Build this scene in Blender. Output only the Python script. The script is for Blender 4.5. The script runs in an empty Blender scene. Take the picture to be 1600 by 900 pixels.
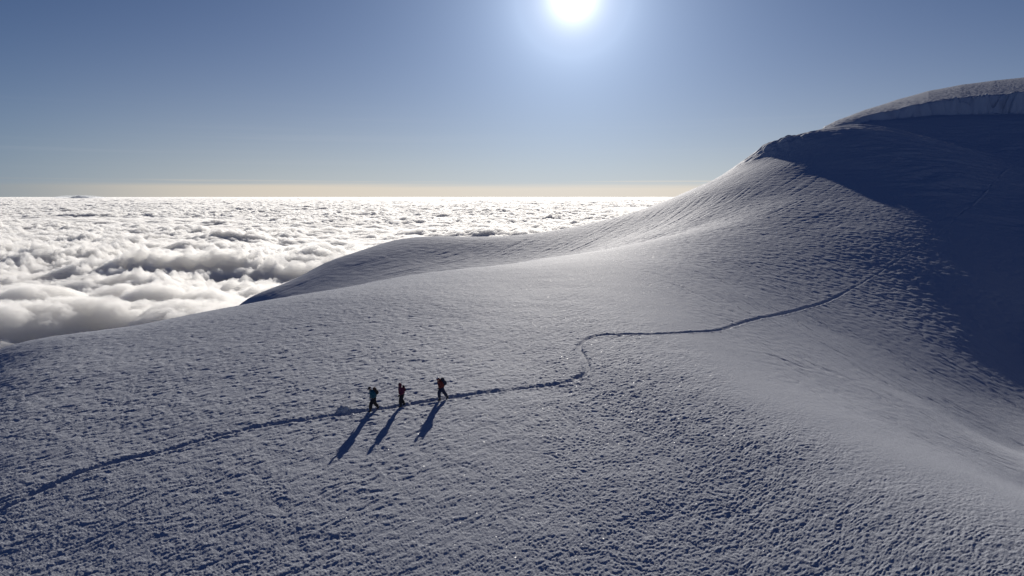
import bpy, bmesh, math
import numpy as np
from mathutils import Vector, Matrix

R = math.radians
scene = bpy.context.scene
COL = scene.collection
rng = np.random.RandomState(7)

# ------------------------------------------------------------------ camera
PITCH = R(7.7)
F = 24.0 / 36.0                      # focal length over picture width
cam_d = bpy.data.cameras.new('camera')
cam_d.lens = 24.0
cam_d.sensor_width = 36.0
cam_d.clip_start = 0.5
cam_d.clip_end = 400000.0
cam = bpy.data.objects.new('camera', cam_d)
cam.rotation_euler = (R(90) - PITCH, 0, 0)
COL.objects.link(cam)
scene.camera = cam


def ray(px, py):
    """Direction per metre of forward distance through a point of the photograph."""
    a = (px - 800.0) / (1600 * F)
    b = (450.0 - py) / (1600 * F)
    cy, sy = math.cos(PITCH), math.sin(PITCH)
    fy = cy + b * sy
    fz = b * cy - sy
    return a / fy, fz / fy


# ------------------------------------------------------------------ noise
_perm = np.concatenate([rng.permutation(512)] * 2).astype(np.int32)
_ang = rng.rand(512) * 2 * np.pi
_gx, _gy = np.cos(_ang).astype(np.float32), np.sin(_ang).astype(np.float32)


def noise(x, y, seed=0):
    """2-D gradient noise, about -1..1."""
    x = np.asarray(x, dtype=np.float64) + seed * 17.31
    y = np.asarray(y, dtype=np.float64) + seed * 41.77
    xi, yi = np.floor(x), np.floor(y)
    fx, fy = (x - xi).astype(np.float32), (y - yi).astype(np.float32)
    xi, yi = xi.astype(np.int64) & 511, yi.astype(np.int64) & 511
    x1, y1 = (xi + 1) & 511, (yi + 1) & 511

    def g(ix, iy, dx, dy):
        h = _perm[(_perm[ix] + iy) & 511]
        return _gx[h] * dx + _gy[h] * dy
    u = fx * fx * fx * (fx * (fx * 6 - 15) + 10)
    v = fy * fy * fy * (fy * (fy * 6 - 15) + 10)
    a = g(xi, yi, fx, fy)
    b = g(x1, yi, fx - 1, fy)
    c = g(xi, y1, fx, fy - 1)
    d = g(x1, y1, fx - 1, fy - 1)
    return ((a + u * (b - a)) * (1 - v) + (c + u * (d - c)) * v) * 1.5


def sstep(a, b, x):
    t = np.clip((x - a) / (b - a), 0, 1)
    return t * t * (3 - 2 * t)


# ------------------------------------------------------------------ terrain
VIS = [  # (picture x, picture y, forward distance) of points seen on the snow
    (0, 545, 77), (0, 558, 71.93), (0, 594, 61.13), (0, 660, 48.09), (0, 700, 43.34), (0, 800, 35.08),
    (0, 900, 29.6), (180, 514, 86), (180, 545, 68.14), (180, 620, 51.75), (180, 740, 38.46), (180, 900, 28.94),
    (370, 478, 100), (370, 490, 82.23), (370, 530, 67.9), (370, 600, 53.29), (370, 680, 42.91), (370, 780, 34.76),
    (370, 900, 28.52), (520, 453, 112), (520, 464, 89.15), (520, 500, 75.08), (640, 430, 122), (640, 438, 105.77),
    (640, 460, 89.81), (640, 500, 75.51), (640, 560, 60.02), (626, 637, 47.5), (640, 720, 39.15), (640, 800, 33.59),
    (640, 900, 28.62), (830, 408, 137), (830, 420, 115.12), (830, 450, 97.77), (830, 500, 77.1), (830, 560, 61.71),
    (830, 640, 48.28), (830, 740, 38.34), (830, 900, 29.13), (375, 476, 182), (430, 450, 191.36), (500, 415, 210.9),
    (580, 390, 243.83), (660, 376, 255.41), (740, 373, 253.22), (830, 365, 241.62), (920, 350, 251.11), (460, 450, 180.73),
    (560, 420, 193.77), (660, 405, 204.61), (740, 395, 212.8), (830, 388, 210.98), (900, 375, 213.11), (900, 400, 179.35),
    (900, 425, 111.09), (1000, 337, 231), (1000, 346, 221.53), (1000, 360, 205.68), (1000, 380, 148.69), (1000, 400, 126.59),
    (1000, 430, 106.65), (1000, 470, 88.7), (1000, 520, 71.88), (1000, 580, 58.06), (1000, 660, 47.21), (1000, 760, 38.05),
    (1000, 900, 29.96), (1090, 292, 265), (1150, 262, 278), (1150, 290, 228.73), (1150, 330, 189.65), (1150, 370, 151.49),
    (1150, 410, 124.27), (1150, 460, 99.11), (1150, 515, 78.48), (1150, 580, 60.14), (1150, 660, 46.96), (1150, 760, 38.37),
    (1150, 900, 30.47), (1192, 240, 278), (1205, 222, 284), (1240, 212, 288), (1230, 236, 268.93), (1230, 262, 243.45),
    (1272, 208, 312), (1300, 245, 248), (1300, 270, 231.42), (1300, 300, 205.25), (1300, 350, 167.57), (1300, 400, 140.81),
    (1300, 430, 127.25), (1300, 470, 110.49), (1300, 560, 75.06), (1300, 650, 49.34), (1300, 750, 37.91), (1300, 900, 29.92),
    (1450, 215, 327.49), (1450, 250, 235.13), (1450, 300, 199.05), (1450, 330, 180.75), (1450, 360, 163.76), (1450, 420, 135.58),
    (1450, 480, 115.79), (1450, 560, 91.36), (1450, 640, 63.87), (1450, 730, 39.77), (1450, 820, 32.38), (1450, 900, 28.74),
    (1550, 240, 294.95), (1550, 300, 203.31), (1550, 400, 150.38), (1550, 450, 128.82), (1550, 500, 114.03), (1550, 600, 87.91),
    (1550, 700, 54.26), (1550, 800, 33.54), (1550, 900, 28.05), (1290, 206, 320), (1350, 192, 358), (1450, 181, 380),
    (1550, 179, 380), (1620, 178, 376), (1700, 300, 234.25), (1700, 500, 125.93), (1700, 650, 83.81), (1700, 800, 42.21),
    (1700, 900, 27.68), (1500, 270, 219.8), (1600, 270, 239.4), (1600, 350, 175.77), (1600, 450, 134.49), (1600, 510, 113.29),
    (1450, 530, 100.07), (1560, 550, 101.5), (1375, 245, 240.46), (1375, 280, 218.04), (1225, 470, 103.23), (1300, 520, 91.55),
    (1300, 610, 59.67), (1150, 490, 86.95), (1120, 400, 127.75), (1040, 365, 165.86), (1040, 410, 118.18), (1080, 355, 172.92),
    (1080, 420, 113.29), (1080, 500, 79.89), (1225, 320, 190.57), (1225, 370, 154.93), (1225, 430, 121.4), (1225, 510, 85.86),
    (1225, 600, 58.05), (1375, 310, 195.67), (1375, 360, 160.81), (1375, 420, 134.52), (1375, 490, 108.41), (1375, 560, 84.97),
    (1375, 640, 56.41), (1375, 720, 40.21), (1520, 340, 176.74), (1510, 430, 133.96), (1510, 520, 106.62), (1510, 580, 90.17),
    (1510, 650, 71.02), (1510, 740, 40.07), (1600, 560, 101.33), (1600, 650, 78.52), (1600, 760, 44.12), (200, 680, 43.94),
    (500, 560, 59.99), (500, 700, 40.69), (500, 820, 32.28), (900, 480, 84.4), (920, 620, 51.85), (1500, 700, 50.9),
    (1560, 680, 67.57), (1600, 710, 61.85), (1600, 830, 31.52), (1560, 830, 31.43), (1500, 870, 29.59), (1560, 740, 45.4),
    (1400, 800, 33.87), (1600, 300, 208),
]
# scarp: step height along the crest, and points of the cap above it (step taken off again)
SC_X = np.array([118, 132, 146, 184, 215, 231, 267, 290, 320])
SC_D = np.array([292, 306, 320, 360, 378, 382, 382, 378, 370])
SC_H = np.array([0, 0.8, 2.6, 5.0, 7.5, 9.0, 9.5, 8.5, 5.0])
CAP = []
# the cap above the scarp, ray by ray: scarp distance, picture height of the scarp's lip and of the crest
CAP_PX = [1274, 1288, 1304, 1350, 1400, 1450, 1500, 1550, 1600, 1650, 1750, 1900]
CAP_D = [318, 323, 330, 358, 371, 380, 382, 381, 378, 375, 370, 365]
CAP_LIP = [206, 204, 199, 184, 172, 160, 154, 151, 149, 147, 144, 141]
CAP_TOP = [204.5, 197.5, 189.5, 172, 156, 142, 132.5, 126, 120.5, 116, 109, 103]
HID = [  # (x / D, D, z): ground out of sight, behind crests
    (-0.75, 95, -25), (-0.75, 130, -50), (-0.6, 130, -38), (-0.4, 125, -23), (-0.4, 150, -31), (-0.25, 150, -23),
    (-0.15, 145, -18.5), (-0.15, 168, -22), (0.03, 160, -15.2),
    (-0.45, 185, -42), (-0.36, 235, -50), (-0.2, 265, -26), (-0.05, 275, -23), (0.1, 275, -18), (0.2, 290, -10), (0.3, 310, 3),
    (0.38, 330, 14), (0.42, 340, 23), (0.47, 420, 33), (0.6, 450, 46), (0.75, 450, 48), (0.9, 450, 48), (0.47, 600, 25), (0.75, 650, 50),
    (-0.75, 400, -200), (-0.3, 500, -170), (0, 500, -100), (-1.0, 300, -150), (0.25, 550, -40),
    (-1.0, 33, -18), (-1.0, 60, -23), (-1.1, 100, -55), (-0.6, 220, -85),
    (0.6, 20, -19), (0, 20, -18.6), (-0.7, 18, -18), (1.1, 45, -20), (1.1, 90, -18), (1.1, 180, 2), (1.0, 300, 30),
]


CAP_U, CAP_Z, CAP_K = [], [], []
CAP_S = 0.222
for _px, _d, _yl, _yc in zip(CAP_PX, CAP_D, CAP_LIP, CAP_TOP):
    _u, _wl = ray(_px, _yl)
    _wc = ray(_px, _yc)[1]
    _t = np.linspace(0, 400, 1600)
    lo_, hi_ = 0.0, 0.02
    for _ in range(50):
        _k = (lo_ + hi_) / 2
        if ((_wl * _d + CAP_S * _t - _k * _t * _t) / (_d + _t)).max() > _wc:
            lo_ = _k
        else:
            hi_ = _k
    CAP_U.append(_u)
    CAP_Z.append(_wl * _d)
    CAP_K.append(_k)


def add_cap(x, y, z):
    """Lay the summit cap, with its scarp, over the slope below."""
    x, y = np.asarray(x, dtype=np.float64), np.asarray(y, dtype=np.float64)
    u = x / np.maximum(y, 1)
    d = np.interp(u, CAP_U, CAP_D)
    k = np.interp(u, CAP_U, CAP_K)
    t = np.maximum(y - d, 0)
    te = np.minimum(t, (CAP_S + 0.45) / (2 * np.maximum(k, 1e-5)))
    cap = np.interp(u, CAP_U, CAP_Z) + CAP_S * te - k * te * te - 0.45 * (t - te)
    jag = 4.0 * noise(x / 13, y / 25, 83) + 2.0 * noise(x / 6.5, y / 4, 81) + 1.2 * noise(x / 3.1, y / 2.2, 82)
    amp = sstep(0.436, 0.49, u)
    lip = np.exp(-t / 12.0) * 1.6 * noise(x / 17.0, 0 * x, 84) * amp
    return z + (cap + lip - z) * sstep(-0.6, 4.2, y - d + jag * amp) * sstep(0.424, 0.433, u)


pts = []
for px, py, D in VIS + CAP:
    u, w = ray(px, py)
    z = w * D
    pts.append((u * D, D, z))
for u, D, z in HID:
    pts.append((u * D, D, z))
pts = np.array(pts)
SC = 100.0


def _phi(r2):
    return 0.5 * r2 * np.log(np.maximum(r2, 1e-12))


_A = pts[:, :2] / SC
_n = len(_A)
_d2 = ((_A[:, None] - _A[None]) ** 2).sum(-1)
_M = np.zeros((_n + 3, _n + 3))
_M[:_n, :_n] = _phi(_d2) + np.eye(_n) * 2e-5
_M[:_n, _n] = 1
_M[:_n, _n + 1:] = _A
_M[_n, :_n] = 1
_M[_n + 1:, :_n] = _A.T
_W = np.linalg.solve(_M, np.concatenate([pts[:, 2], np.zeros(3)]))


def base_h(x, y):
    x = np.asarray(x, dtype=np.float64)
    y = np.asarray(y, dtype=np.float64)
    X, Y = x.ravel() / SC, y.ravel() / SC
    z = _W[_n] + _W[_n + 1] * X + _W[_n + 2] * Y
    for i in range(_n):
        z += _W[i] * _phi((X - _A[i, 0]) ** 2 + (Y - _A[i, 1]) ** 2)
    z = z.reshape(x.shape)
    return z


# shallow wind gully between the shoulder of the dome and the far spur
GULLY = np.array([(ray(px, 400)[0] * D, D) for px, D in ((830, 150), (915, 160), (1000, 168), (1080, 180), (1150, 194), (1215, 214))])


def gully(x, y):
    best = np.full(np.shape(x), 1e9)
    amp = np.zeros(np.shape(x))
    for i in range(len(GULLY) - 1):
        a, b = GULLY[i], GULLY[i + 1]
        L2 = ((b - a) ** 2).sum()
        t = np.clip(((x - a[0]) * (b[0] - a[0]) + (y - a[1]) * (b[1] - a[1])) / L2, 0, 1)
        d = np.hypot(x - a[0] - t * (b[0] - a[0]), y - a[1] - t * (b[1] - a[1]))
        k = d < best
        best = np.where(k, d, best)
        amp = np.where(k, i + t, amp)
    prof = np.interp(amp, [0, 0.7, 2, 3.5, 5], [0.0, 1.0, 1.0, 0.7, 0.0])
    return -1.25 * prof * np.exp(-(best / 9.0) ** 2)


def smooth_h(x, y):
    return add_cap(x, y, base_h(x, y) + gully(x, y))


def hit(px, py, d0=22.0, d1=380.0):
    """First point of the smooth snow surface seen at a point of the photograph."""
    u, w = ray(px, py)
    D = np.geomspace(d0, d1, 1500)
    below = w * D < smooth_h(u * D, D)
    i = int(np.argmax(below)) if below.any() else len(D) - 1
    return u * D[i], D[i]


TRAIL_PX = [(-60, 835), (0, 799), (60, 768), (130, 737), (180, 722), (250, 705), (320, 686), (390, 669), (460, 657), (524, 648),
            (560, 643), (600, 638), (650, 630), (700, 622), (760, 613), (830, 605), (880, 598), (905, 589), (917, 580), (914, 562), (905, 546),
            (912, 533), (935, 524), (975, 522), (1020, 522), (1070, 519), (1120, 516), (1150, 507), (1200, 494), (1250, 483), (1285, 473), (1330, 451), (1380, 422)]
TRAIL_PX2 = [(1380, 422), (1430, 390), (1470, 362), (1500, 336), (1540, 300), (1585, 262)]
TRAIL = np.array([hit(*p) for p in TRAIL_PX + TRAIL_PX2[1:]])


def spline(P, per):
    P = np.asarray(P)
    out = []
    for i in range(len(P) - 1):
        p0, p1, p2, p3 = P[max(i - 1, 0)], P[i], P[i + 1], P[min(i + 2, len(P) - 1)]
        for t in np.linspace(0, 1, per, endpoint=False):
            out.append(0.5 * (2 * p1 + (p2 - p0) * t + (2 * p0 - 5 * p1 + 4 * p2 - p3) * t * t + (3 * p1 - p0 - 3 * p2 + p3) * t ** 3))
    out.append(P[-1])
    return np.array(out)


TR = spline(TRAIL, 12)
TR += np.stack([noise(np.arange(len(TR)) * 0.21, 0 * TR[:, 0], 3), noise(np.arange(len(TR)) * 0.21, 0 * TR[:, 0], 9)], 1) * 0.10


def trail_dist(x, y):
    """Distance to the trail's centre line and the place along it."""
    sh = x.shape
    X, Y = x.ravel(), y.ravel()
    best = np.full(X.shape, 1e9)
    s = np.zeros(X.shape)
    side = np.zeros(X.shape)
    acc = 0.0
    for i in range(len(TR) - 1):
        a, b = TR[i], TR[i + 1]
        L = float(np.hypot(*(b - a))) + 1e-9
        lo, hi = np.minimum(a, b) - 4, np.maximum(a, b) + 4
        m = np.nonzero((X > lo[0]) & (X < hi[0]) & (Y > lo[1]) & (Y < hi[1]))[0]
        if len(m):
            t = np.clip(((X[m] - a[0]) * (b[0] - a[0]) + (Y[m] - a[1]) * (b[1] - a[1])) / L ** 2, 0, 1)
            d = np.hypot(X[m] - a[0] - t * (b[0] - a[0]), Y[m] - a[1] - t * (b[1] - a[1]))
            k = d < best[m]
            best[m[k]] = d[k]
            s[m[k]] = acc + t[k] * L
            side[m[k]] = np.sign(((X[m] - a[0]) * (b[1] - a[1]) - (Y[m] - a[1]) * (b[0] - a[0]))[k])
        acc += L
    return best.reshape(sh), s.reshape(sh), side.reshape(sh)


# ---- fields that say where the snow is rough, grooved or smooth
def detail(x, y, cell):
    """Wind-worked relief of the snow; cell = mesh spacing there (finer octaves fade out)."""
    def fade(wl):
        return sstep(1.0, 2.2, wl / cell)
    u = x / np.maximum(y, 1)
    # rough rime on the near dome: strong near the camera, fading over the brow and into the trough on the right
    edge = np.interp(y, [20, 30, 38, 46, 55, 66, 80, 100, 140], [30, 30, 26.0, 22, 19.5, 18, 17, 15, 10])   # x of the dome's right margin
    rough = 1 - sstep(-9, 2.5, x - edge + noise(x / 9, y / 9, 21) * 2.5)
    rough = rough * (1 - 0.45 * sstep(62, 120, y))
    smooth_band = np.exp(-((x - edge - 3) / 6.0) ** 2) * (1 - sstep(90, 140, y))
    far_rough = sstep(100, 190, y) * 1.0
    gen = np.clip(0.16 + rough + 0.35 * far_rough * (x > -200), 0, 1.2)
    wx, wy = noise(x / 1.7, y / 1.7, 31) * 0.35, noise(x / 1.7, y / 1.7, 32) * 0.35
    c, s = math.cos(R(47)), math.sin(R(47))
    a, b = (x + wx) * c + (y + wy) * s, -(x + wx) * s + (y + wy) * c
    patch = 0.95 + 0.15 * noise(x / 6, y / 6, 33) + 0.18 * noise(x / 1.6, y / 1.3, 34)
    h = 0
    c2, s2 = math.cos(R(30)), math.sin(R(30))
    a2, b2 = x * c2 + y * s2 + wx, -x * s2 + y * c2 + wy
    right = sstep(-9, 6, x)                                   # drawn-out strokes on the left, rounder lumps on the right
    h = h + 0.030 * fade(0.45) * ((1 - right) * noise(a / 0.95, b / 0.40, 1) + right * 0.75 * noise(a2 / 0.50, b2 / 0.40, 11))
    h = h + 0.024 * fade(0.27) * ((1 - right) * noise(a / 0.55, b / 0.24, 2) + right * 0.85 * noise(a2 / 0.30, b2 / 0.25, 12))
    h = h + 0.023 * fade(0.16) * ((1 - right) * noise(a / 0.30, b / 0.145, 3) + right * 1.15 * noise(a2 / 0.18, b2 / 0.15, 13))
    h = h + 0.020 * fade(0.11) * noise(x / 0.105, y / 0.105, 4)
    h = h + 0.018 * fade(1.0) * noise(a / 2.6, b / 0.85, 7)
    h = h * gen * patch * (0.76 + 0.55 * sstep(30, 58, y))
    # broad undulation
    h = h + 0.035 * noise(x / 7, y / 5, 5) * (0.5 + 0.5 * rough) + 0.022 * noise(x / 3.1, y / 2.4, 6) * gen
    # long wind grooves in the trough at the right: run towards the camera and to the right
    gz = sstep(1, 9, x - edge) * (1 - sstep(105, 150, y)) * sstep(0, 25, y - 32)
    c, s = 10 / 37.4, -36 / 37.4
    al, ac = x * c + y * s, -x * s + y * c
    ac = ac + noise(x / 14, y / 14, 41) * 1.6
    brk = np.clip(0.5 + 1.2 * noise(ac / 2.5, al / 11, 44), 0, 1) * np.clip(0.7 + 0.8 * noise(x / 4, y / 5, 57), 0, 1)
    g = np.abs(noise(ac / 1.9 + 0.25 * noise(x / 1.5, y / 1.5, 58), al / 13, 42))
    g2 = np.abs(noise(ac / 0.9 + 0.2 * noise(x / 0.9, y / 0.9, 59), al / 7, 43))
    h = h - gz * brk * (0.075 * np.clip(1 - g * 7.0, 0, 1) + 0.045 * np.clip(1 - g2 * 6.0, 0, 1))
    h = h + gz * (0.02 * noise(ac / 1.1, al / 5.0, 45) + 0.022 * noise(x / 0.9, y / 0.9, 56))
    # crusty ledges where the hill begins to steepen
    hz = sstep(82, 120, y + 0.25 * (x - 60)) * sstep(12, 40, x) * (1 - sstep(-110, -50, y - np.interp(x, SC_X, SC_D)))
    h = h + hz * (0.03 * noise(ac / 1.2 + noise(x / 5, y / 5, 46), al / 3.0, 47) + 0.045 * noise(x / 2.0, y / 1.6, 48) + 0.05 * noise(x / 0.95, y / 0.85, 49) * fade(0.8))
    # ribs raked down the far spur
    rz = sstep(140, 185, y) * (1 - sstep(0.42, 0.55, u)) * (y < 340)
    c, s = -0.62, -0.785
    al, ac = x * c + y * s, -x * s + y * c
    ac = ac + noise(x / 60, y / 60, 51) * 4
    rz = rz * (0.45 + 0.55 * sstep(-60, 20, x))
    h = h + rz * (0.55 + 0.6 * noise(x / 14, y / 14, 87)) * (1 - 0.35 * sstep(30, 80, x)) * (0.09 * noise(ac / 3.0, al / 70, 52) + 0.08 * noise(ac / 1.5, al / 40, 53) - 0.14 * np.clip(1 - 6 * np.abs(noise(ac / 3.2, al / 60, 54)), 0, 1))
    h = h + rz * 0.06 * noise(x / 2.5, y / 2.0, 55)
    # flutes and drips on the scarp and above it
    dsc = y - np.interp(x, SC_X, SC_D)
    fl = np.interp(x, SC_X, SC_H) / 9 * np.exp(-((dsc - 1.0) / 4.5) ** 2)
    fl = fl * (0.6 + 1.1 * sstep(222, 250, x))
    h = h + fl * (1.0 * noise(x / 7.5, y / 5, 61) + 0.6 * noise(x / 3.4, y / 2.8, 62) + 0.3 * noise(x / 1.5, y / 1.5, 69))
    knob = np.exp(-((x - 110) / 13) ** 2 - ((y - 282) / 9) ** 2)
    h = h + knob * (1.0 * noise(x / 4.5, y / 4, 63) + 0.5 * noise(x / 2.0, y / 2.0, 64))
    cap = sstep(4, 9, dsc) * sstep(115, 140, x)
    h = h + cap * (0.16 * noise(x / 2.6, y / 2.6, 65) + 0.12 * noise(x / 1.2, y / 1.2, 66))
    # bedding lines under the scarp
    face = np.exp(-((dsc + 80) / 60) ** 2) * sstep(100, 130, x)
    h = h + face * (0.8 * noise((y + 0.12 * x) / 6.5 + noise(x / 15, y / 15, 85), x / 24, 67) + 0.3 * noise((y + 0.12 * x) / 2.2, x / 9, 68) + 0.15 * noise(x / 1.8, y / 1.5, 86))
    return h


def full_h(x, y, cell, parts=False):
    z = smooth_h(x, y)
    d, s, side = trail_dist(x, y)
    det = detail(x, y, cell)
    wid = 0.255 + 0.05 * noise(s / 1.3, 0 * s, 71) + 0.05 * noise(x / 0.35, y / 0.35, 72) + 0.05 * noise(x / 0.15, y / 0.15, 77)
    far = sstep(60, 110, y)
    faint = 1 - 0.82 * sstep(100, 124, y)
    wid = wid * (1 - 0.05 * far) * (1 - 0.35 * sstep(112, 140, y))
    pit = sstep(-12.45, -12.2, x) * (1 - sstep(-11.4, -9.9, x)) * (y > 44) * (y < 49)
    wid = wid + 0.16 * pit
    prof = 1 - sstep(wid - 0.13, wid + 0.15, d)
    bank = np.exp(-((d - wid - 0.22) / 0.16) ** 2)
    depth = (0.100 + 0.035 * noise(s / 2.1, 0 * s, 73) + 0.075 * far) * faint
    depth = depth + 0.13 * pit
    foot = 0.02 * noise(s / 0.3, d * 3, 74) + 0.03 * noise(x / 0.2, y / 0.2, 75)
    n_ = np.floor(s / 0.36)
    jit = np.sin(n_ * 12.9898) * 43758.5453
    jit = jit - np.floor(jit) - 0.5
    ph = (s / 0.36 - n_ - 0.5 + jit * 0.35) * 0.36
    lat = d * side - np.where(n_ % 2 > 0, 0.10, -0.10) - jit * 0.10
    boot = np.exp(-((ph / 0.13) ** 2 + (lat / 0.075) ** 2) ** 2) * (1 - far) * (d < 0.6)
    z = z - 0.022 * boot + 0.012 * np.exp(-((ph / 0.2) ** 2 + (lat / 0.13) ** 2)) * (1 - far) * (d < 0.6)
    lean = np.clip(0.85 + 0.5 * side * d / np.maximum(wid, 0.05), 0.35, 1.35)
    z = z + det * (1 - 0.9 * prof) - prof * (depth * lean + foot * (1 - far)) + bank * faint * (0.018 + 0.035 * noise(x / 0.5, y / 0.5, 76) + 0.03 * noise(x / 0.2, y / 0.2, 78))
    if parts:
        return z, prof
    return z


# ---- grid: even in picture scale, so the mesh is finest near the camera
U = np.concatenate([np.linspace(-3, -1.0, 24, endpoint=False), np.linspace(-1.0, 1.0, 1700), np.linspace(1.0, 3, 25)[1:]])
Dv = np.concatenate([np.linspace(5, 20, 12, endpoint=False), np.geomspace(20, 690, 1800), np.geomspace(690, 1500, 16)[1:]])
NU, ND = len(U), len(Dv)
GX = U[None, :] * Dv[:, None]
GY = np.repeat(Dv[:, None], NU, 1)
# smooth surface on a coarser grid, interpolated
SU, SD = 3, 2
cellU = np.gradient(U)[None, :] * Dv[:, None]
cellD = np.repeat(np.gradient(Dv)[:, None], NU, 1)
cell = np.maximum(np.abs(cellU), cellD * 0.8)
GXc, GYc = np.clip(GX, -400, 660), np.clip(GY, 5, 690)
GZ, PROF = full_h(GXc, GYc, cell, True)
# flanks fall away beyond the crest and to the sides
GZ = GZ - np.maximum(GY - 690, 0) * 0.75 - (np.maximum(np.abs(GX - GXc), 0)) * 0.6
inner = (np.abs(U) <= 1.0)


def mesh_from_grid(name, X, Y, Z, face_mask, mat, normals=None, smooth=True):
    nr, nc = X.shape
    idx = np.arange(nr * nc).reshape(nr, nc)
    q = np.stack([idx[:-1, :-1], idx[:-1, 1:], idx[1:, 1:], idx[1:, :-1]], -1)[face_mask]
    used, inv = np.unique(q.ravel(), return_inverse=True)
    co = np.stack([X.ravel()[used], Y.ravel()[used], Z.ravel()[used]], 1).astype(np.float32)
    me = bpy.data.meshes.new(name)
    me.vertices.add(len(co))
    me.vertices.foreach_set('co', co.ravel())
    me.loops.add(len(q) * 4)
    me.loops.foreach_set('vertex_index', inv.astype(np.int32).ravel())
    me.polygons.add(len(q))
    me.polygons.foreach_set('loop_start', np.arange(0, len(q) * 4, 4, dtype=np.int32))
    me.polygons.foreach_set('use_smooth', np.ones(len(q), dtype=bool))
    me.update(calc_edges=True)
    if normals is not None:
        me.normals_split_custom_set_from_vertices(normals.reshape(-1, 3)[used])
    me.materials.append(mat)
    ob = bpy.data.objects.new(name, me)
    COL.objects.link(ob)
    return ob


def grid_normals(X, Y, Z):
    P = np.stack([X, Y, Z], -1)
    du = np.gradient(P, axis=1)
    dv = np.gradient(P, axis=0)
    n = np.cross(du, dv)
    n /= np.linalg.norm(n, axis=-1, keepdims=True) + 1e-12
    return n


# ------------------------------------------------------------------ materials
def mat_new(name):
    m = bpy.data.materials.new(name)
    m.use_nodes = True
    nt = m.node_tree
    b = nt.nodes['Principled BSDF']
    return m, nt, b


def N(nt, kind, **kw):
    n = nt.nodes.new(kind)
    for k, v in kw.items():
        if k in n.inputs:
            n.inputs[k].default_value = v
        else:
            setattr(n, k, v)
    return n


def snow_material(name, col, bump=0.05):
    m, nt, b = mat_new(name)
    L = nt.links.new
    geo = N(nt, 'ShaderNodeNewGeometry')
    n1 = N(nt, 'ShaderNodeTexNoise', Scale=9.0, Detail=6.0, Roughness=0.8)
    L(geo.outputs['Position'], n1.inputs['Vector'])
    ramp = N(nt, 'ShaderNodeValToRGB')
    ramp.color_ramp.elements[0].position = 0.3
    ramp.color_ramp.elements[0].color = (col[0] * 0.72, col[1] * 0.73, col[2] * 0.75, 1)
    ramp.color_ramp.elements[1].position = 0.7
    ramp.color_ramp.elements[1].color = tuple(min(1, c * 1.12) for c in col) + (1,)
    L(n1.outputs['Fac'], ramp.inputs['Fac'])
    L(ramp.outputs['Color'], b.inputs['Base Color'])
    n2 = N(nt, 'ShaderNodeTexNoise', Scale=8.0, Detail=6.0, Roughness=0.78)
    L(geo.outputs['Position'], n2.inputs['Vector'])
    bp = N(nt, 'ShaderNodeBump', Strength=1.0, Distance=bump)
    L(n2.outputs['Fac'], bp.inputs['Height'])
    L(bp.outputs['Normal'], b.inputs['Normal'])
    vo = N(nt, 'ShaderNodeTexVoronoi', Scale=16.0)
    L(geo.outputs['Position'], vo.inputs['Vector'])
    sep = N(nt, 'ShaderNodeSeparateColor')
    L(vo.outputs['Color'], sep.inputs['Color'])
    gt = N(nt, 'ShaderNodeMath', operation='GREATER_THAN')
    L(sep.outputs[2], gt.inputs[0])
    gt.inputs[1].default_value = 0.975
    off = N(nt, 'ShaderNodeVectorMath', operation='SUBTRACT')
    L(vo.outputs['Color'], off.inputs[0])
    off.inputs[1].default_value = (0.5, 0.5, 0.95)
    scl = N(nt, 'ShaderNodeVectorMath', operation='SCALE')
    L(off.outputs[0], scl.inputs[0])
    scl.inputs['Scale'].default_value = 0.8
    add = N(nt, 'ShaderNodeVectorMath', operation='ADD')
    L(geo.outputs['Normal'], add.inputs[0])
    L(scl.outputs[0], add.inputs[1])
    nz = N(nt, 'ShaderNodeVectorMath', operation='NORMALIZE')
    L(add.outputs[0], nz.inputs[0])
    cw = N(nt, 'ShaderNodeMath', operation='MULTIPLY')
    L(gt.outputs[0], cw.inputs[0])
    cw.inputs[1].default_value = 0.05
    L(cw.outputs[0], b.inputs['Coat Weight'])
    L(nz.outputs[0], b.inputs['Coat Normal'])
    b.inputs['Coat Roughness'].default_value = 0.25
    b.inputs['Roughness'].default_value = 0.75
    b.inputs['Specular IOR Level'].default_value = 0.035
    return m


def plain(name, col, rough=0.8, var=0.25, scale=30.0):
    m, nt, b = mat_new(name)
    L = nt.links.new
    tc = N(nt, 'ShaderNodeTexCoord')
    n1 = N(nt, 'ShaderNodeTexNoise', Scale=scale, Detail=3.0)
    L(tc.outputs['Object'], n1.inputs['Vector'])
    ramp = N(nt, 'ShaderNodeValToRGB')
    ramp.color_ramp.elements[0].color = tuple(c * (1 - var) for c in col) + (1,)
    ramp.color_ramp.elements[1].color = tuple(min(1, c * (1 + var)) for c in col) + (1,)
    L(n1.outputs['Fac'], ramp.inputs['Fac'])
    L(ramp.outputs['Color'], b.inputs['Base Color'])
    b.inputs['Roughness'].default_value = rough
    return m


SNOW = snow_material('snow', (0.61, 0.635, 0.69), 0.05)
PACKED = snow_material('packed_snow', (0.58, 0.605, 0.66), 0.02)

NRM = grid_normals(GX, GY, GZ)
fcU = (U[:-1] + U[1:]) / 2
fcD = (Dv[:-1] + Dv[1:]) / 2
FU, FD = np.meshgrid(fcU, fcD)
FX = FU * FD
fprof = (PROF[:-1, :-1] + PROF[1:, 1:]) / 2
m_path = (fprof > 0.5) & (FD < 150) & (np.abs(FU) < 1.0)
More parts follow.
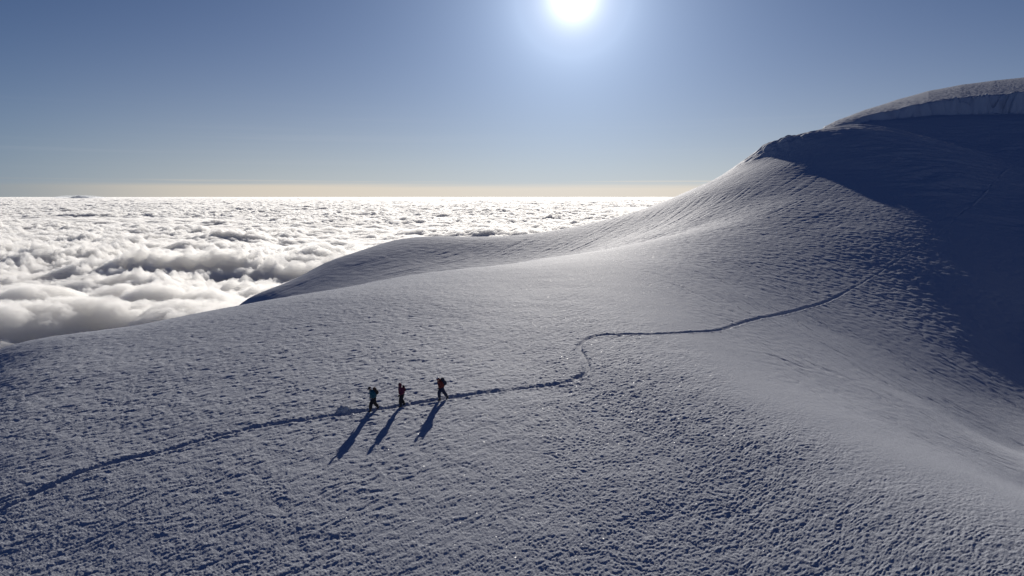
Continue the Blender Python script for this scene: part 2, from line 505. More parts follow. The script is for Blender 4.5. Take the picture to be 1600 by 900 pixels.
# the hill takes over where the ground starts to climb; the far spur lies beyond the hidden hollow
foot_line = np.interp(FX, [-60, 0, 20, 40, 60, 80, 110, 200], [400, 190, 150, 128, 116, 112, 112, 112])
m_ridge = (FD > 158 + 0.18 * FX) & (FX < 30) & ~m_path
m_hill = (FD > foot_line) & ~m_ridge & ~m_path
m_ground = ~(m_path | m_ridge | m_hill)
for nm, mk, mt in (('snow_ground', m_ground, SNOW), ('path', m_path, PACKED), ('ridge', m_ridge, SNOW), ('hill', m_hill, SNOW)):
    o = mesh_from_grid(nm, GX, GY, GZ, mk, mt, NRM)
    o['kind'] = 'structure'


# ------------------------------------------------------------------ sea of cloud
CLOUD_Z = -430.0


def cloud_h(x, y, cell):
    def fade(wl):
        return sstep(1.5, 3.5, wl / cell)
    wx = noise(x / 1500, y / 1500, 101) * 260 + noise(x / 500, y / 500, 103) * 70 + noise(x / 130, y / 130, 115) * 22
    wy = noise(x / 1500, y / 1500, 102) * 260 + noise(x / 500, y / 500, 104) * 70 + noise(x / 130, y / 130, 116) * 22
    X, Y = x + wx, y + wy
    calm = sstep(-0.15, 0.45, noise(x / 5200, y / 3600, 105))           # drawn-out, flatter fields
    near = 1 - sstep(2600, 6500, y)
    h = 38 * noise(x / 5200, y / 3000, 106) + 45 * noise(x / 12000, y / 9000, 107)
    gap = sstep(0.22, 0.62, noise(X / 2300, Y / 1500, 108))
    h = h - 18 * gap
    amp = 0.55 + 0.45 * (1 - calm) + 0.30 * near
    h = h + amp * (85 * fade(900) * np.abs(noise(X / 980, Y / 760, 109))
                   + 55 * fade(420) * np.abs(noise(X / 450, Y / 390, 110))
                   + 66 * fade(200) * np.abs(noise(X / 210, Y / 190, 111)) * (1 - 0.5 * calm)
                   + 46 * fade(100) * np.abs(noise(X / 98, Y / 92, 112)) * (1 - 0.6 * calm)
                   + 28 * fade(46) * np.abs(noise(X / 45, Y / 43, 113)) * (1 - 0.6 * calm)
                   + 14 * fade(22) * np.abs(noise(X / 21, Y / 20, 114)))
    # towers that boil up below the snow slope
    for cx, cy, r, a in CLOUD_TOWERS:
        d = np.hypot((x - cx) / r, (y - cy) / (r * 0.8))
        h = h + a * np.clip(1 - d * d, 0, 1) ** 0.8
    return CLOUD_Z + h - 60


CLOUD_TOWERS = [(-1500, 2080, 300, 90), (-1050, 2150, 260, 70), (-1250, 2500, 330, 60), (-650, 2050, 240, 60), (-1900, 2500, 300, 70)]
cU = np.linspace(-1.05, 0.62, 1150)
cD = np.geomspace(1350, 250000, 1250)
CX = cU[None, :] * cD[:, None]
CY = np.repeat(cD[:, None], len(cU), 1)
ccell = np.maximum((cU[1] - cU[0]) * CY, 0.5 * np.gradient(cD)[:, None])
CZ = cloud_h(CX, CY, ccell)
CZ = CZ - CY * CY / (2 * 6371000.0) * 0.0


def closed_slab(name, X, Y, Z, zbot, mat):
    """Height field closed by a skirt and a floor."""
    nr, nc = X.shape
    n = nr * nc
    idx = np.arange(n).reshape(nr, nc)
    q = np.stack([idx[:-1, :-1], idx[:-1, 1:], idx[1:, 1:], idx[1:, :-1]], -1).reshape(-1, 4)
    rim = np.concatenate([idx[0, :], idx[1:, -1], idx[-1, -2::-1], idx[-2:0:-1, 0]])
    co = np.stack([X.ravel(), Y.ravel(), Z.ravel()], 1)
    low = co[rim].copy()
    low[:, 2] = zbot
    m = len(rim)
    k = np.arange(m)
    side = np.stack([rim[k], n + k, n + (k + 1) % m, rim[(k + 1) % m]], 1)
    side = side.astype(np.int64)
    co = np.concatenate([co, low, [[low[:, 0].mean(), low[:, 1].mean(), zbot]]]).astype(np.float32)
    tri = np.stack([n + (k + 1) % m, n + k, np.full(m, n + m)], 1)
    loops = np.concatenate([q.ravel(), side.ravel(), tri.ravel()]).astype(np.int32)
    starts = np.concatenate([np.arange(len(q) + m) * 4, (len(q) + m) * 4 + np.arange(m) * 3]).astype(np.int32)
    me = bpy.data.meshes.new(name)
    me.vertices.add(len(co))
    me.vertices.foreach_set('co', co.ravel())
    me.loops.add(len(loops))
    me.loops.foreach_set('vertex_index', loops)
    me.polygons.add(len(starts))
    me.polygons.foreach_set('loop_start', starts)
    me.polygons.foreach_set('use_smooth', np.ones(len(starts), dtype=bool))
    me.update(calc_edges=True)
    me.materials.append(mat)
    ob = bpy.data.objects.new(name, me)
    COL.objects.link(ob)
    return ob


cm = bpy.data.materials.new('cloud')
cm.use_nodes = True
ct = cm.node_tree
ct.nodes.remove(ct.nodes['Principled BSDF'])
pv = N(ct, 'ShaderNodeVolumePrincipled')
pv.inputs['Color'].default_value = (1.0, 0.996, 0.985, 1)
pv.inputs['Density'].default_value = 0.032
pv.inputs['Anisotropy'].default_value = 0.42
ct.links.new(pv.outputs['Volume'], ct.nodes['Material Output'].inputs['Volume'])
co_ = closed_slab('cloud_sea', CX, CY, CZ, -3500.0, cm)
co_['kind'] = 'stuff'
co_['label'] = 'sea of sunlit white cloud stretching to the horizon'


# ------------------------------------------------------------------ hikers
def link(o, parent=None):
    COL.objects.link(o)
    if parent is not None:
        o.parent = parent
    return o


def skin_mesh(name, mat, chains, parent=None, subdiv=2, root=0, bulk=1.0):
    """One continuous surface grown round a skeleton. chains: lists of (key or None, (x, y, z), radius);
    a chain whose first entry is a known key joins there."""
    keys, vs, rad, es = {}, [], [], []
    for ch in chains:
        prev = None
        for e in ch:
            if isinstance(e, str):
                prev = keys[e]
                continue
            k, p, r = e
            vs.append(p)
            rad.append(r)
            i = len(vs) - 1
            if k:
                keys[k] = i
            if prev is not None:
                es.append((prev, i))
            prev = i
    me = bpy.data.meshes.new(name + '_skeleton')
    me.from_pydata(vs, es, [])
    ob = bpy.data.objects.new(name, me)
    COL.objects.link(ob)
    ob.modifiers.new('skin', 'SKIN').use_smooth_shade = True
    for i, sv in enumerate(me.skin_vertices[0].data):
        r = rad[i]
        r = r if isinstance(r, tuple) else (r, r)
        sv.radius = (r[0] * bulk, r[1] * bulk)
        sv.use_root = (i == root)
    sub = ob.modifiers.new('sub', 'SUBSURF')
    sub.levels = sub.render_levels = subdiv
    dg = bpy.context.evaluated_depsgraph_get()
    dg.update()
    out = bpy.data.meshes.new_from_object(ob.evaluated_get(dg))
    ob.modifiers.clear()
    ob.data = out
    out.name = name
    out.materials.clear()
    out.materials.append(mat)
    for p in out.polygons:
        p.use_smooth = True
    bpy.data.meshes.remove(me)
    ob.parent = parent
    return ob


def rounded_box(name, size, loc, mat, parent, bevel=0.04, rot=(0, 0, 0), taper=1.0):
    bm = bmesh.new()
    bmesh.ops.create_cube(bm, size=1.0)
    for v in bm.verts:
        t = taper if v.co.z > 0 else 1.0
        v.co = Vector((v.co.x * size[0] * t, v.co.y * size[1] * t, v.co.z * size[2]))
    bmesh.ops.bevel(bm, geom=bm.edges[:], offset=bevel, segments=4, affect='EDGES', profile=0.6)
    M = Matrix.Translation(loc) @ Matrix.Rotation(rot[1], 4, 'Y') @ Matrix.Rotation(rot[0], 4, 'X')
    bm.transform(M)
    me = bpy.data.meshes.new(name)
    bm.to_mesh(me)
    bm.free()
    for p in me.polygons:
        p.use_smooth = True
    me.materials.append(mat)
    return link(bpy.data.objects.new(name, me), parent)


def lump(name, mat, parent, centre, radii, cut=None, rot=0.0, seg=24, noise_amp=0.0, squash=None):
    """A shaped cap or shell: an ellipsoid, cut off below a height."""
    bm = bmesh.new()
    bmesh.ops.create_uvsphere(bm, u_segments=seg, v_segments=seg // 2, radius=1.0)
    if cut is not None:
        bmesh.ops.bisect_plane(bm, geom=bm.verts[:] + bm.edges[:] + bm.faces[:], plane_co=(0, 0, cut), plane_no=(0, 0, -1), clear_outer=True)
    for v in bm.verts:
        c = v.co
        if squash:
            squash(c)
        v.co = Vector((c.x * radii[0], c.y * radii[1], c.z * radii[2]))
    bm.transform(Matrix.Translation(centre) @ Matrix.Rotation(rot, 4, 'Y'))
    me = bpy.data.meshes.new(name)
    bm.to_mesh(me)
    bm.free()
    for p in me.polygons:
        p.use_smooth = True
    me.materials.append(mat)
    o = link(bpy.data.objects.new(name, me), parent)
    if cut is not None:
        sm = o.modifiers.new('thickness', 'SOLIDIFY')
        sm.thickness = 0.012
    return o


def P3(f, l, z):
    return (f, l, z)


def mid(a, b, t=0.5):
    return tuple(a[i] + (b[i] - a[i]) * t for i in range(3))


M_SKIN = plain('skin_tone', (0.45, 0.28, 0.2), 0.55, 0.08)
M_BLACK = plain('black_cloth', (0.018, 0.018, 0.022), 0.85)
M_DARKBLUE = plain('navy_cloth', (0.02, 0.03, 0.07), 0.85)
M_TEAL = plain('teal_shell', (0.007, 0.10, 0.14), 0.7)
M_MAROON = plain('maroon_shell', (0.12, 0.006, 0.04), 0.7)
M_ORANGE = plain('orange_red_shell', (0.19, 0.02, 0.01), 0.7)
M_BOOT = plain('boot_leather', (0.02, 0.018, 0.018), 0.6)
M_GLASS = plain('goggle_lens', (0.02, 0.02, 0.03), 0.15)
M_PACK = plain('pack_nylon', (0.03, 0.025, 0.025), 0.75)
M_PACK_BLUE = plain('pack_nylon_navy', (0.022, 0.03, 0.06), 0.75)
M_SUNLIT = plain('helmet_sunlit_white', (0.75, 0.74, 0.72), 0.35, 0.05)  # sunlight on the helmet's top, put in as white colour
M_ORBR = plain('pack_rust', (0.07, 0.025, 0.012), 0.75)


def make_hiker(loc, heading, J, cloth, label, ground):
    """J: joints in walker's frame (forward, left, up); feet are set onto the snow under them."""
    root = bpy.data.objects.new('person', None)
    link(root)
    root.location = loc
    root.rotation_euler = (0, 0, heading)
    root['label'] = label
    root['category'] = 'person'
    root['group'] = 'hikers walking in single file along the trail'
    c, s = math.cos(heading), math.sin(heading)

    def gz(p):
        return ground(loc[0] + c * p[0] - s * p[1], loc[1] + s * p[0] + c * p[1]) - loc[2]
    pel, che, nec, hea = J['pelvis'], J['chest'], J['neck'], J['head']
    face = Vector(J['face']).normalized()
    H = Vector(hea)
    up = (Vector((0, 0, 1)) - face * face.z).normalized()
    body, trous, jack = [], [], []
    waist = mid(pel, che, 0.4)
    body += [[('pel', pel, (0.13, 0.15)), ('waist', waist, (0.11, 0.14)), ('che', che, (0.125, 0.17)), ('nec', nec, 0.06), ('jaw', tuple(H - up * 0.06 + face * 0.02), (0.065, 0.07)),
              ('skull', tuple(H), (0.095, 0.08)), (None, tuple(H + up * 0.08 - face * 0.01), (0.075, 0.065))],
             ['skull', (None, tuple(H + face * 0.085), 0.022), (None, tuple(H + face * 0.118 - up * 0.02), 0.012)]]
    trous += [[('pel', pel, (0.15, 0.17)), (None, mid(pel, waist, 0.8), (0.14, 0.16))]]
    jack += [[('hem', mid(pel, waist, -0.3), (0.205, 0.235)), ('waist', waist, (0.20, 0.23)), ('che', che, (0.21, 0.25)), ('col', mid(che, nec, 0.85), (0.085, 0.095)), (None, tuple(Vector(nec) + Vector((0.02, 0, 0.05))), 0.075)]]
    side = {'left': 1, 'right': -1}
    for nm, sg in side.items():
        hip = (pel[0], sg * 0.095, pel[2] - 0.05)
        kn, an = J['knee_' + nm], J['ankle_' + nm]
        an = (an[0], an[1], gz(an) + an[2])
        to = (an[0] + 0.17 * math.cos(J.get('pitch_' + nm, 0)), an[1] + sg * 0.02, an[2] - 0.045 - 0.17 * math.sin(J.get('pitch_' + nm, 0)))
        body += [['pel', (None, hip, 0.10), (None, mid(hip, kn), 0.082), (None, kn, 0.055), (None, mid(kn, an, 0.35), 0.058), ('an' + nm, an, 0.036), (None, to, 0.032)]]
        trous += [['pel', (None, hip, 0.150), (None, mid(hip, kn), 0.140), (None, kn, 0.112), (None, mid(kn, an, 0.4), 0.112), (None, mid(kn, an, 0.88), 0.098)]]
        sh = (che[0] + (nec[0] - che[0]) * 0.5, sg * 0.185, che[2] + (nec[2] - che[2]) * 0.5)
        el, wr = J['elbow_' + nm], J['wrist_' + nm]
        wdir = (Vector(wr) - Vector(el)).normalized()
        body += [['che', (None, sh, 0.062), (None, el, 0.042), (None, wr, 0.028), (None, tuple(Vector(wr) + wdir * 0.05), (0.035, 0.02))]]
        jack += [['che', (None, sh, 0.105), (None, mid(sh, el), 0.098), (None, el, 0.088), (None, tuple(Vector(wr) - wdir * 0.03), 0.066)]]
        # boot
        ft = Vector((math.cos(J.get('pitch_' + nm, 0)), 0, -math.sin(J.get('pitch_' + nm, 0))))
        fu = Vector((ft.z * -1, 0, ft.x))
        A = Vector(an)
        skin_mesh('boot', M_BOOT, [[('shaft', tuple(A + (Vector(kn) - A).normalized() * 0.14), 0.066), ('ank', tuple(A), 0.055), (None, tuple(A - fu * 0.035 + ft * 0.06), (0.05, 0.048)), (None, tuple(A - fu * 0.052 + ft * 0.19), (0.042, 0.034))],
                                        ['ank', (None, tuple(A - fu * 0.045 - ft * 0.06), (0.042, 0.04))]], root, 2, bulk=1.15)
        # glove: palm, four fingers closed a little, thumb off the side of the palm
        W = Vector(wr)
        fwd = Vector((1, 0, 0)) - wdir * wdir.x
        fwd = fwd.normalized() if fwd.length > 1e-3 else Vector((0, 0, 1))
        lat = wdir.cross(fwd)
        g = [[('w', tuple(W - wdir * 0.03), 0.040), ('palm', tuple(W + wdir * 0.06), (0.028, 0.046))]]
        for q in range(4):
            o_ = fwd * (0.036 - 0.024 * q)
            ln = (0.072, 0.082, 0.076, 0.06)[q]
            k0 = W + wdir * 0.085 + o_
            k1 = k0 + wdir * ln * 0.5 - lat * sg * 0.012
            k2 = k1 + wdir * ln * 0.35 - lat * sg * 0.035
            g.append(['palm', (None, tuple(k0), 0.0125), (None, tuple(k1), 0.0115), (None, tuple(k2), 0.0095)])
        th = W + wdir * 0.02 + fwd * 0.035
        g.append(['palm', (None, tuple(th), 0.014), (None, tuple(th + fwd * 0.03 + wdir * 0.035), 0.012), (None, tuple(th + fwd * 0.03 + wdir * 0.065 - lat * sg * 0.01), 0.010)])
        skin_mesh('glove', cloth['glove'], g, root, 1)
    skin_mesh('body', M_SKIN, body, root, 2)
    skin_mesh('trousers', cloth['trousers'], trous, root, 2, bulk=1.22)
    skin_mesh('jacket', cloth['jacket'], jack, root, 2, bulk=1.15)
    pit = -math.atan2(face.z, face.x)
    if cloth['head'] == 'hood':
        def sq(v):
            if v.x > 0.55:
                v.x = 0.55 + (v.x - 0.55) * 0.2
        lump('hood', cloth['hat'], root, tuple(H - face * 0.02 + up * 0.005), (0.145, 0.118, 0.15), rot=pit, squash=sq)
        lump('goggles', M_GLASS, root, tuple(H + face * 0.075 + up * 0.02), (0.045, 0.078, 0.038), rot=pit)
    elif cloth['head'] == 'helmet':
        lump('helmet', cloth['hat'], root, tuple(H + up * 0.035 - face * 0.005), (0.14, 0.115, 0.115), cut=-0.15, rot=pit)
        lump('helmet_sunlit_top', cloth['sunlit_top'], root, tuple(H + up * 0.085 - face * 0.005), (0.118, 0.095, 0.085), cut=0.25, rot=pit)  # white shell paints the sunlit top of the helmet
        lump('hood', cloth['jacket'], root, tuple(Vector(nec) - face * 0.07 + up * 0.03), (0.09, 0.11, 0.09), rot=pit)
    else:
        lump('hat', cloth['hat'], root, tuple(H + up * 0.03), (0.122, 0.1, 0.115), cut=-0.1, rot=pit)
        lump('hat_brim', cloth['hat'], root, tuple(H + up * 0.035 + face * 0.09), (0.11, 0.085, 0.02), rot=pit)
    return root


def make_pack(loc, heading, J, mats, label, size=(0.24, 0.30, 0.48)):
    root = bpy.data.objects.new('backpack', None)
    link(root)
    root.location = loc
    root.rotation_euler = (0, 0, heading)
    root['label'] = label
    root['category'] = 'backpack'
    root['group'] = 'backpacks carried by the hikers'
    pel, che, nec = Vector(J['pelvis']), Vector(J['chest']), Vector(J['neck'])
    spine = (nec - pel).normalized()
    back = Vector((-spine.z, 0, spine.x))
    lean = math.atan2(spine.x, spine.z)
    mid_ = pel + spine * ((nec - pel).length * 0.58) + back * (0.15 + size[0] / 2)
    rounded_box('pack_body', size, tuple(mid_), mats[0], root, 0.07, (0, lean, 0), 0.88)
    rounded_box('lid', (size[0] * 0.95, size[1] * 0.92, 0.12), tuple(mid_ + spine * (size[2] / 2 + 0.03)), mats[1], root, 0.045, (0, lean, 0), 0.8)
    rounded_box('front_pocket', (0.07, size[1] * 0.7, size[2] * 0.5), tuple(mid_ + back * (size[0] / 2 + 0.015) - spine * 0.07), mats[1], root, 0.03, (0, lean, 0), 0.9)
    for sg in (1, -1):
        top = mid_ - back * (size[0] / 2) + spine * (size[2] * 0.36) + Vector((0, sg * 0.1, 0))
        c1 = nec - spine * 0.05 + Vector((0.01, sg * 0.115, 0.0)) + Vector((0, 0, 0.045))
        c2 = che - back * 0.178 + Vector((0, sg * 0.125, 0))
        c3 = pel + spine * 0.22 - back * 0.09 + Vector((0, sg * 0.175, 0))
        c4 = mid_ - back * (size[0] / 2) - spine * (size[2] * 0.36) + Vector((0, sg * 0.15, 0))
        skin_mesh('shoulder_strap', mats[0], [[(None, tuple(p), (0.012, 0.03)) for p in (top, c1, c2, c3, c4)]], root, 1)
    return root


def ground_at(x, y):
    return float(full_h(np.array([[x]]), np.array([[y]]), 0.06)[0, 0])


HEAD = math.atan2(-3.2, -7.0)
HIKERS = [
    # teal jacket, bowed, long stride
    ((582.5, 638.5), HEAD + 0.05, dict(pelvis=P3(0.0, 0, 0.97), chest=P3(0.10, 0, 1.36), neck=P3(0.20, 0, 1.56), head=P3(0.27, 0, 1.67), face=(1, 0, -0.65),
        knee_left=P3(0.27, 0.11, 0.55), ankle_left=P3(0.30, 0.12, 0.10), knee_right=P3(-0.08, -0.11, 0.53), ankle_right=P3(-0.36, -0.12, 0.13), pitch_right=0.35,
        elbow_left=P3(0.04, 0.25, 1.19), wrist_left=P3(0.13, 0.23, 0.97), elbow_right=P3(0.08, -0.25, 1.18), wrist_right=P3(0.18, -0.21, 0.98)),
     dict(jacket=M_TEAL, trousers=M_BLACK, glove=M_BLACK, hat=M_BLACK, head='hat'),
     'hiker in a teal jacket and dark cap, leading the file with head bowed', (M_PACK, M_ORBR),
     'dark backpack with rust brown lid on the back of the hiker in teal', (0.24, 0.30, 0.46)),
    ((627.5, 633.5), HEAD + 0.05, dict(pelvis=P3(0.0, 0, 0.93), chest=P3(0.05, 0, 1.30), neck=P3(0.09, 0, 1.48), head=P3(0.15, 0, 1.61), face=(1, 0.1, -0.35),
        knee_left=P3(0.16, 0.10, 0.51), ankle_left=P3(0.13, 0.11, 0.10), knee_right=P3(0.02, -0.10, 0.50), ankle_right=P3(-0.22, -0.10, 0.12), pitch_right=0.3,
        elbow_left=P3(0.06, 0.27, 1.12), wrist_left=P3(0.27, 0.25, 0.93), elbow_right=P3(-0.10, -0.27, 1.1), wrist_right=P3(0.02, -0.27, 0.88)),
     dict(jacket=M_MAROON, trousers=M_BLACK, glove=M_BLACK, hat=M_MAROON, head='hood'),
     'hiker in a hooded maroon jacket, the middle one of the file', (M_MAROON, M_BLACK),
     'small maroon and black pack on the middle hiker', (0.15, 0.26, 0.36)),
    ((691.5, 624.5), HEAD + 0.05, dict(pelvis=P3(0.0, 0, 0.93), chest=P3(0.13, 0, 1.30), neck=P3(0.20, 0, 1.48), head=P3(0.29, 0, 1.60), face=(1, 0, -0.6),
        knee_left=P3(0.30, 0.10, 0.60), ankle_left=P3(0.20, 0.11, 0.10), knee_right=P3(-0.20, -0.10, 0.52), ankle_right=P3(-0.50, -0.11, 0.13), pitch_right=0.5,
        elbow_left=P3(0.12, 0.25, 1.12), wrist_left=P3(0.25, 0.22, 0.95), elbow_right=P3(0.06, -0.25, 1.1), wrist_right=P3(0.14, -0.24, 0.90)),
     dict(jacket=M_ORANGE, trousers=M_DARKBLUE, glove=M_BLACK, hat=M_ORANGE, sunlit_top=M_SUNLIT, head='helmet'),
     'hiker in orange red jacket and helmet, striding last in the file', (M_PACK_BLUE, M_PACK_BLUE),
     'tall navy backpack on the orange helmeted hiker at the rear', (0.25, 0.32, 0.52)),
]
for (ppx, ppy), hd, J, cloth, lab, pm, plab, psz in HIKERS:
    hx, hy = hit(ppx, ppy)
    # stand in the trail: nearest point of its centre line
    dd = np.hypot(TR[:, 0] - hx, TR[:, 1] - hy)
    k = int(np.argmin(dd))
    hx, hy = TR[k]
    z0 = ground_at(hx, hy)
    make_hiker((hx, hy, z0), hd, J, cloth, lab, ground_at)
    make_pack((hx, hy, z0), hd, J, pm, plab, psz)

# ------------------------------------------------------------------ heap of broken snow where the trail steps down
def snow_heap(x, y):
    bm = bmesh.new()
    bmesh.ops.create_icosphere(bm, subdivisions=5, radius=1.0)
    for v in bm.verts:
        c = v.co
        n = float(noise(np.array(c.x * 1.7 + c.z), np.array(c.y * 1.7 - c.z), 91)) * 0.35 + float(noise(np.array(c.x * 4 + c.z * 3), np.array(c.y * 4), 92)) * 0.28 + float(noise(np.array(c.x * 9 + c.z * 7), np.array(c.y * 9), 93)) * 0.16
        v.co = c * (1 + n)
        v.co.x *= 0.44
        v.co.y *= 0.26
        v.co.z *= 0.24
    me = bpy.data.meshes.new('snow_heap')
    bm.to_mesh(me)
    bm.free()
    for p in me.polygons:
        p.use_smooth = True
    me.materials.append(SNOW)
    o = link(bpy.data.objects.new('snow_heap', me))
    o.location = (x, y, ground_at(x, y) + 0.04)
    o.rotation_euler = (0, 0, 0.5)
    o['label'] = 'low heap of broken snow beside the trail ahead of the hiker in teal'
    o['category'] = 'snow heap'


snow_heap(-12.0, 46.9)

# ------------------------------------------------------------------ far peak standing out of the cloud
mx = np.linspace(-5200, 5200, 130)
my = np.linspace(-3000, 3000, 60)
MX, MY = np.meshgrid(mx, my)
prof_ = 640 * np.exp(-((MX + 500) / 1500) ** 2) + 480 * np.exp(-((MX - 2000) / 1500) ** 2) + 240 * np.exp(-(MX / 3600) ** 2)
MZ = (prof_ * np.exp(-(MY / 1500) ** 2)) * (1 + 0.30 * noise(MX / 900, MY / 900, 95)) + 60 * noise(MX / 350, MY / 350, 96)
mu, mw = ray(123, 306)
MD = 125000.0
o = mesh_from_grid('mountain', MX * 0.42 + mu * MD, MY + MD, MZ * 0.5 - 470, np.ones((59, 129), bool), SNOW)
# thin mist volume added to pale the far peak like distant haze
bm = bmesh.new()
bmesh.ops.create_uvsphere(bm, u_segments=48, v_segments=24, radius=1.0)
me = bpy.data.meshes.new('mist')
bm.to_mesh(me)
bm.free()
mist = link(bpy.data.objects.new('mist', me))
mist.scale = (4600, 4200, 640)
mist.location = (mu * MD, MD, -520)
mm = bpy.data.materials.new('mist')
mm.use_nodes = True
mm.node_tree.nodes.remove(mm.node_tree.nodes['Principled BSDF'])
mv = N(mm.node_tree, 'ShaderNodeVolumePrincipled')
mv.inputs['Color'].default_value = (0.9, 0.95, 1.0, 1)
mv.inputs['Density'].default_value = 0.00011
mv.inputs['Anisotropy'].default_value = 0.3
mm.node_tree.links.new(mv.outputs['Volume'], mm.node_tree.nodes['Material Output'].inputs['Volume'])
me.materials.append(mm)
mist['kind'] = 'stuff'
mist['label'] = 'thin mist added to pale the far peak on the left horizon'

# ------------------------------------------------------------------ light
SUN_AZ, SUN_EL = R(4.9), R(15.35)
SKY_TINT = (0.39, 0.525, 0.79)
ZEN_TINT = (0.13, 0.21, 0.54)
sd = Vector((math.sin(SUN_AZ) * math.cos(SUN_EL), math.cos(SUN_AZ) * math.cos(SUN_EL), math.sin(SUN_EL)))
ld = bpy.data.lights.new('sun', 'SUN')
ld.energy = 4.4
ld.angle = R(0.53)
ld.color = (1.0, 0.94, 0.86)
lo = bpy.data.objects.new('sun', ld)
lo.rotation_euler = (-sd).to_track_quat('-Z', 'Y').to_euler()
COL.objects.link(lo)

world = bpy.data.worlds.new('World')
scene.world = world
world.use_nodes = True
wt = world.node_tree
bg = wt.nodes['Background']
sky = wt.nodes.new('ShaderNodeTexSky')
sky.sky_type = 'NISHITA'
sky.sun_disc = False
sky.sun_elevation = SUN_EL
sky.sun_rotation = SUN_AZ
sky.altitude = 3000
sky.air_density = 1.0
sky.dust_density = 0.3
sky.ozone_density = 1.5
bg.inputs['Strength'].default_value = 0.05

SKY_K = 0.05


def wmath(op, *ins, clamp=False):
    n = wt.nodes.new('ShaderNodeMath')
    n.operation = op
    n.use_clamp = clamp
    for k, v in enumerate(ins):
        if isinstance(v, (int, float)):
            n.inputs[k].default_value = v
        else:
            wt.links.new(v, n.inputs[k])
    return n.outputs[0]


def wmix(fac, a, b, mode='MIX'):
    n = wt.nodes.new('ShaderNodeMix')
    n.data_type = 'RGBA'
    n.blend_type = mode
    n.clamp_result = False
    for sock, v in ((n.inputs[0], fac), (n.inputs[6], a), (n.inputs[7], b)):
        if isinstance(v, (int, float)):
            sock.default_value = v
        elif isinstance(v, tuple):
            sock.default_value = (*v, 1)
        else:
            wt.links.new(v, sock)
    return n.outputs[2]


def wdot(vec, d):
    n = wt.nodes.new('ShaderNodeVectorMath')
    n.operation = 'DOT_PRODUCT'
    wt.links.new(vec, n.inputs[0])
    n.inputs[1].default_value = d
    return n.outputs['Value']


def smooth(v, a, b):
    n = wt.nodes.new('ShaderNodeMapRange')
    n.interpolation_type = 'SMOOTHSTEP'
    wt.links.new(v, n.inputs[0])
    n.inputs[1].default_value, n.inputs[2].default_value = a, b
    return n.outputs[0]


tcw = wt.nodes.new('ShaderNodeTexCoord')
nrm = wt.nodes.new('ShaderNodeVectorMath')
nrm.operation = 'NORMALIZE'
wt.links.new(tcw.outputs['Generated'], nrm.inputs[0])
DIR = nrm.outputs[0]
theta = wmath('MULTIPLY', wmath('ARCCOSINE', wmath('MINIMUM', wdot(DIR, sd), 0.9999999)), 180 / math.pi)
elev = wmath('MULTIPLY', wmath('ARCSINE', wdot(DIR, (0, 0, 1))), 180 / math.pi)
sunward = smooth(wdot(DIR, (math.sin(SUN_AZ), math.cos(SUN_AZ), 0)), 0.55, 1.0)
# clear high-altitude air: the sky texture, bluer and darker
base = wmix(1.0, sky.outputs['Color'], wmix(smooth(elev, 22.0, 60.0), SKY_TINT, ZEN_TINT), 'MULTIPLY')
# haze towards the horizon
hz_c = wmix(sunward, (0.13 / SKY_K, 0.205 / SKY_K, 0.31 / SKY_K), (0.53 / SKY_K, 0.545 / SKY_K, 0.54 / SKY_K))
hz_f = wmath('EXPONENT', wmath('MULTIPLY', wmath('MAXIMUM', elev, 0.0), -1 / 6.0))
c1 = wmix(wmath('MULTIPLY', hz_f, 0.92), base, hz_c)
# thin layers of stratus lying along the horizon
sp = wt.nodes.new('ShaderNodeVectorMath')
sp.operation = 'MULTIPLY'
wt.links.new(DIR, sp.inputs[0])
sp.inputs[1].default_value = (2.2, 2.2, 150.0)
sn = wt.nodes.new('ShaderNodeTexNoise')
sn.inputs['Scale'].default_value = 1.0
sn.inputs['Detail'].default_value = 3.0
wt.links.new(sp.outputs[0], sn.inputs['Vector'])
wob = wmath('MULTIPLY', wmath('SUBTRACT', sn.outputs['Fac'], 0.5), 0.7)
ew = wmath('ADD', elev, wob)
band = wmath('SUBTRACT', 1.0, smooth(ew, 0.6, 1.15))
streak = wmath('MULTIPLY', smooth(ew, 1.08, 1.15), wmath('SUBTRACT', 1.0, smooth(ew, 1.15, 1.3)))
band_c = wmix(smooth(sunward, 0.3, 1.0), (0.28 / SKY_K, 0.32 / SKY_K, 0.35 / SKY_K), (0.70 / SKY_K, 0.62 / SKY_K, 0.51 / SKY_K))
c2 = wmix(wmath('MULTIPLY', band, 0.9), c1, band_c)
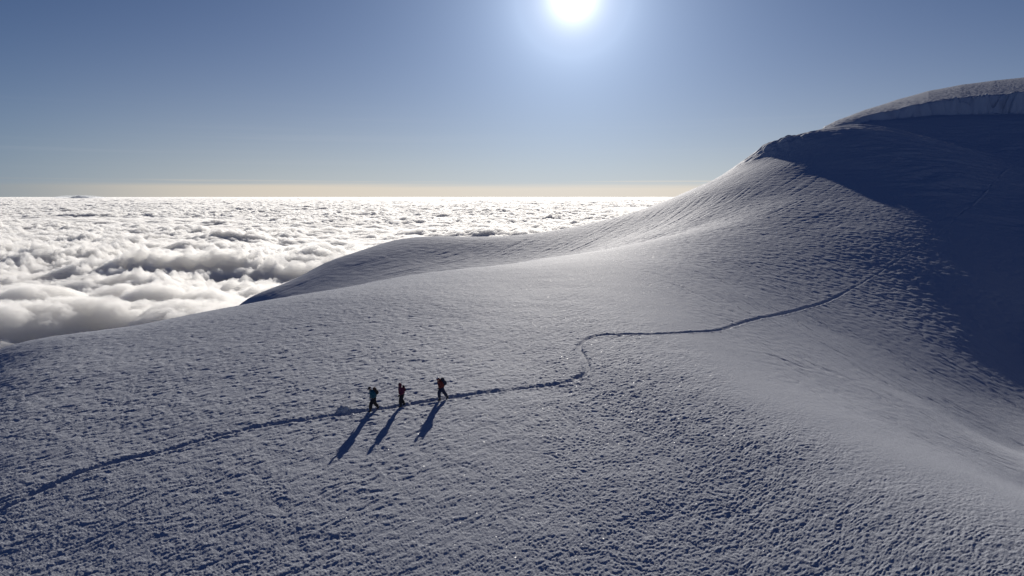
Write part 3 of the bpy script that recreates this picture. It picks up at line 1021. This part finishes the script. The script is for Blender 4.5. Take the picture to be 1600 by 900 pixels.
c3 = wmix(wmath('MULTIPLY', wmath('MULTIPLY', streak, smooth(sn.outputs['Fac'], 0.42, 0.55)), 0.45), c2, band_c)
wisp = wmath('MULTIPLY', smooth(sn.outputs['Fac'], 0.5, 0.75), wmath('MULTIPLY', smooth(elev, 1.2, 2.5), wmath('SUBTRACT', 1.0, smooth(elev, 4.0, 8.0))))
c3 = wmix(wmath('MULTIPLY', wisp, 0.05), c3, (0.55 / SKY_K, 0.56 / SKY_K, 0.6 / SKY_K))
# brightening of the air round the sun
core = wmath('EXPONENT', wmath('MULTIPLY', wmath('POWER', wmath('DIVIDE', theta, 1.05), 1.0), -1.0))
wide = wmath('ADD', wmath('EXPONENT', wmath('MULTIPLY', theta, -1 / 9.8)), wmath('MULTIPLY', wmath('EXPONENT', wmath('MULTIPLY', theta, -1 / 3.0)), 1.6))
aur = wmix(1.0, wmix(core, (0, 0, 0), (2.9 / SKY_K, 2.85 / SKY_K, 2.8 / SKY_K)), wmix(wide, (0, 0, 0), (0.345 / SKY_K, 0.42 / SKY_K, 0.525 / SKY_K)), 'ADD')
backf = wmath('ADD', 0.45, wmath('MULTIPLY', smooth(wdot(DIR, (math.sin(SUN_AZ), math.cos(SUN_AZ), 0)), -0.2, 0.65), 0.55))
grey = wt.nodes.new('ShaderNodeCombineXYZ')
for k, q in enumerate((0.42, 0.36, 0.08)):
    wt.links.new(wmath('SUBTRACT', 1.0, wmath('MULTIPLY', wmath('SUBTRACT', 1.0, backf), q / 0.55 * 0.6)), grey.inputs[k])
fin = wmix(1.0, wmix(1.0, c3, grey.outputs[0], 'MULTIPLY'), aur, 'ADD')
wt.links.new(fin, bg.inputs['Color'])


# ------------------------------------------------------------------ render settings
scene.view_settings.view_transform = 'Standard'
scene.view_settings.look = 'None'
scene.view_settings.exposure = 0.0
scene.view_settings.gamma = 1.0
scene.view_settings.use_curve_mapping = False
scene.cycles.max_bounces = 32
scene.cycles.diffuse_bounces = 4
scene.cycles.volume_bounces = 28
scene.cycles.use_denoising = True
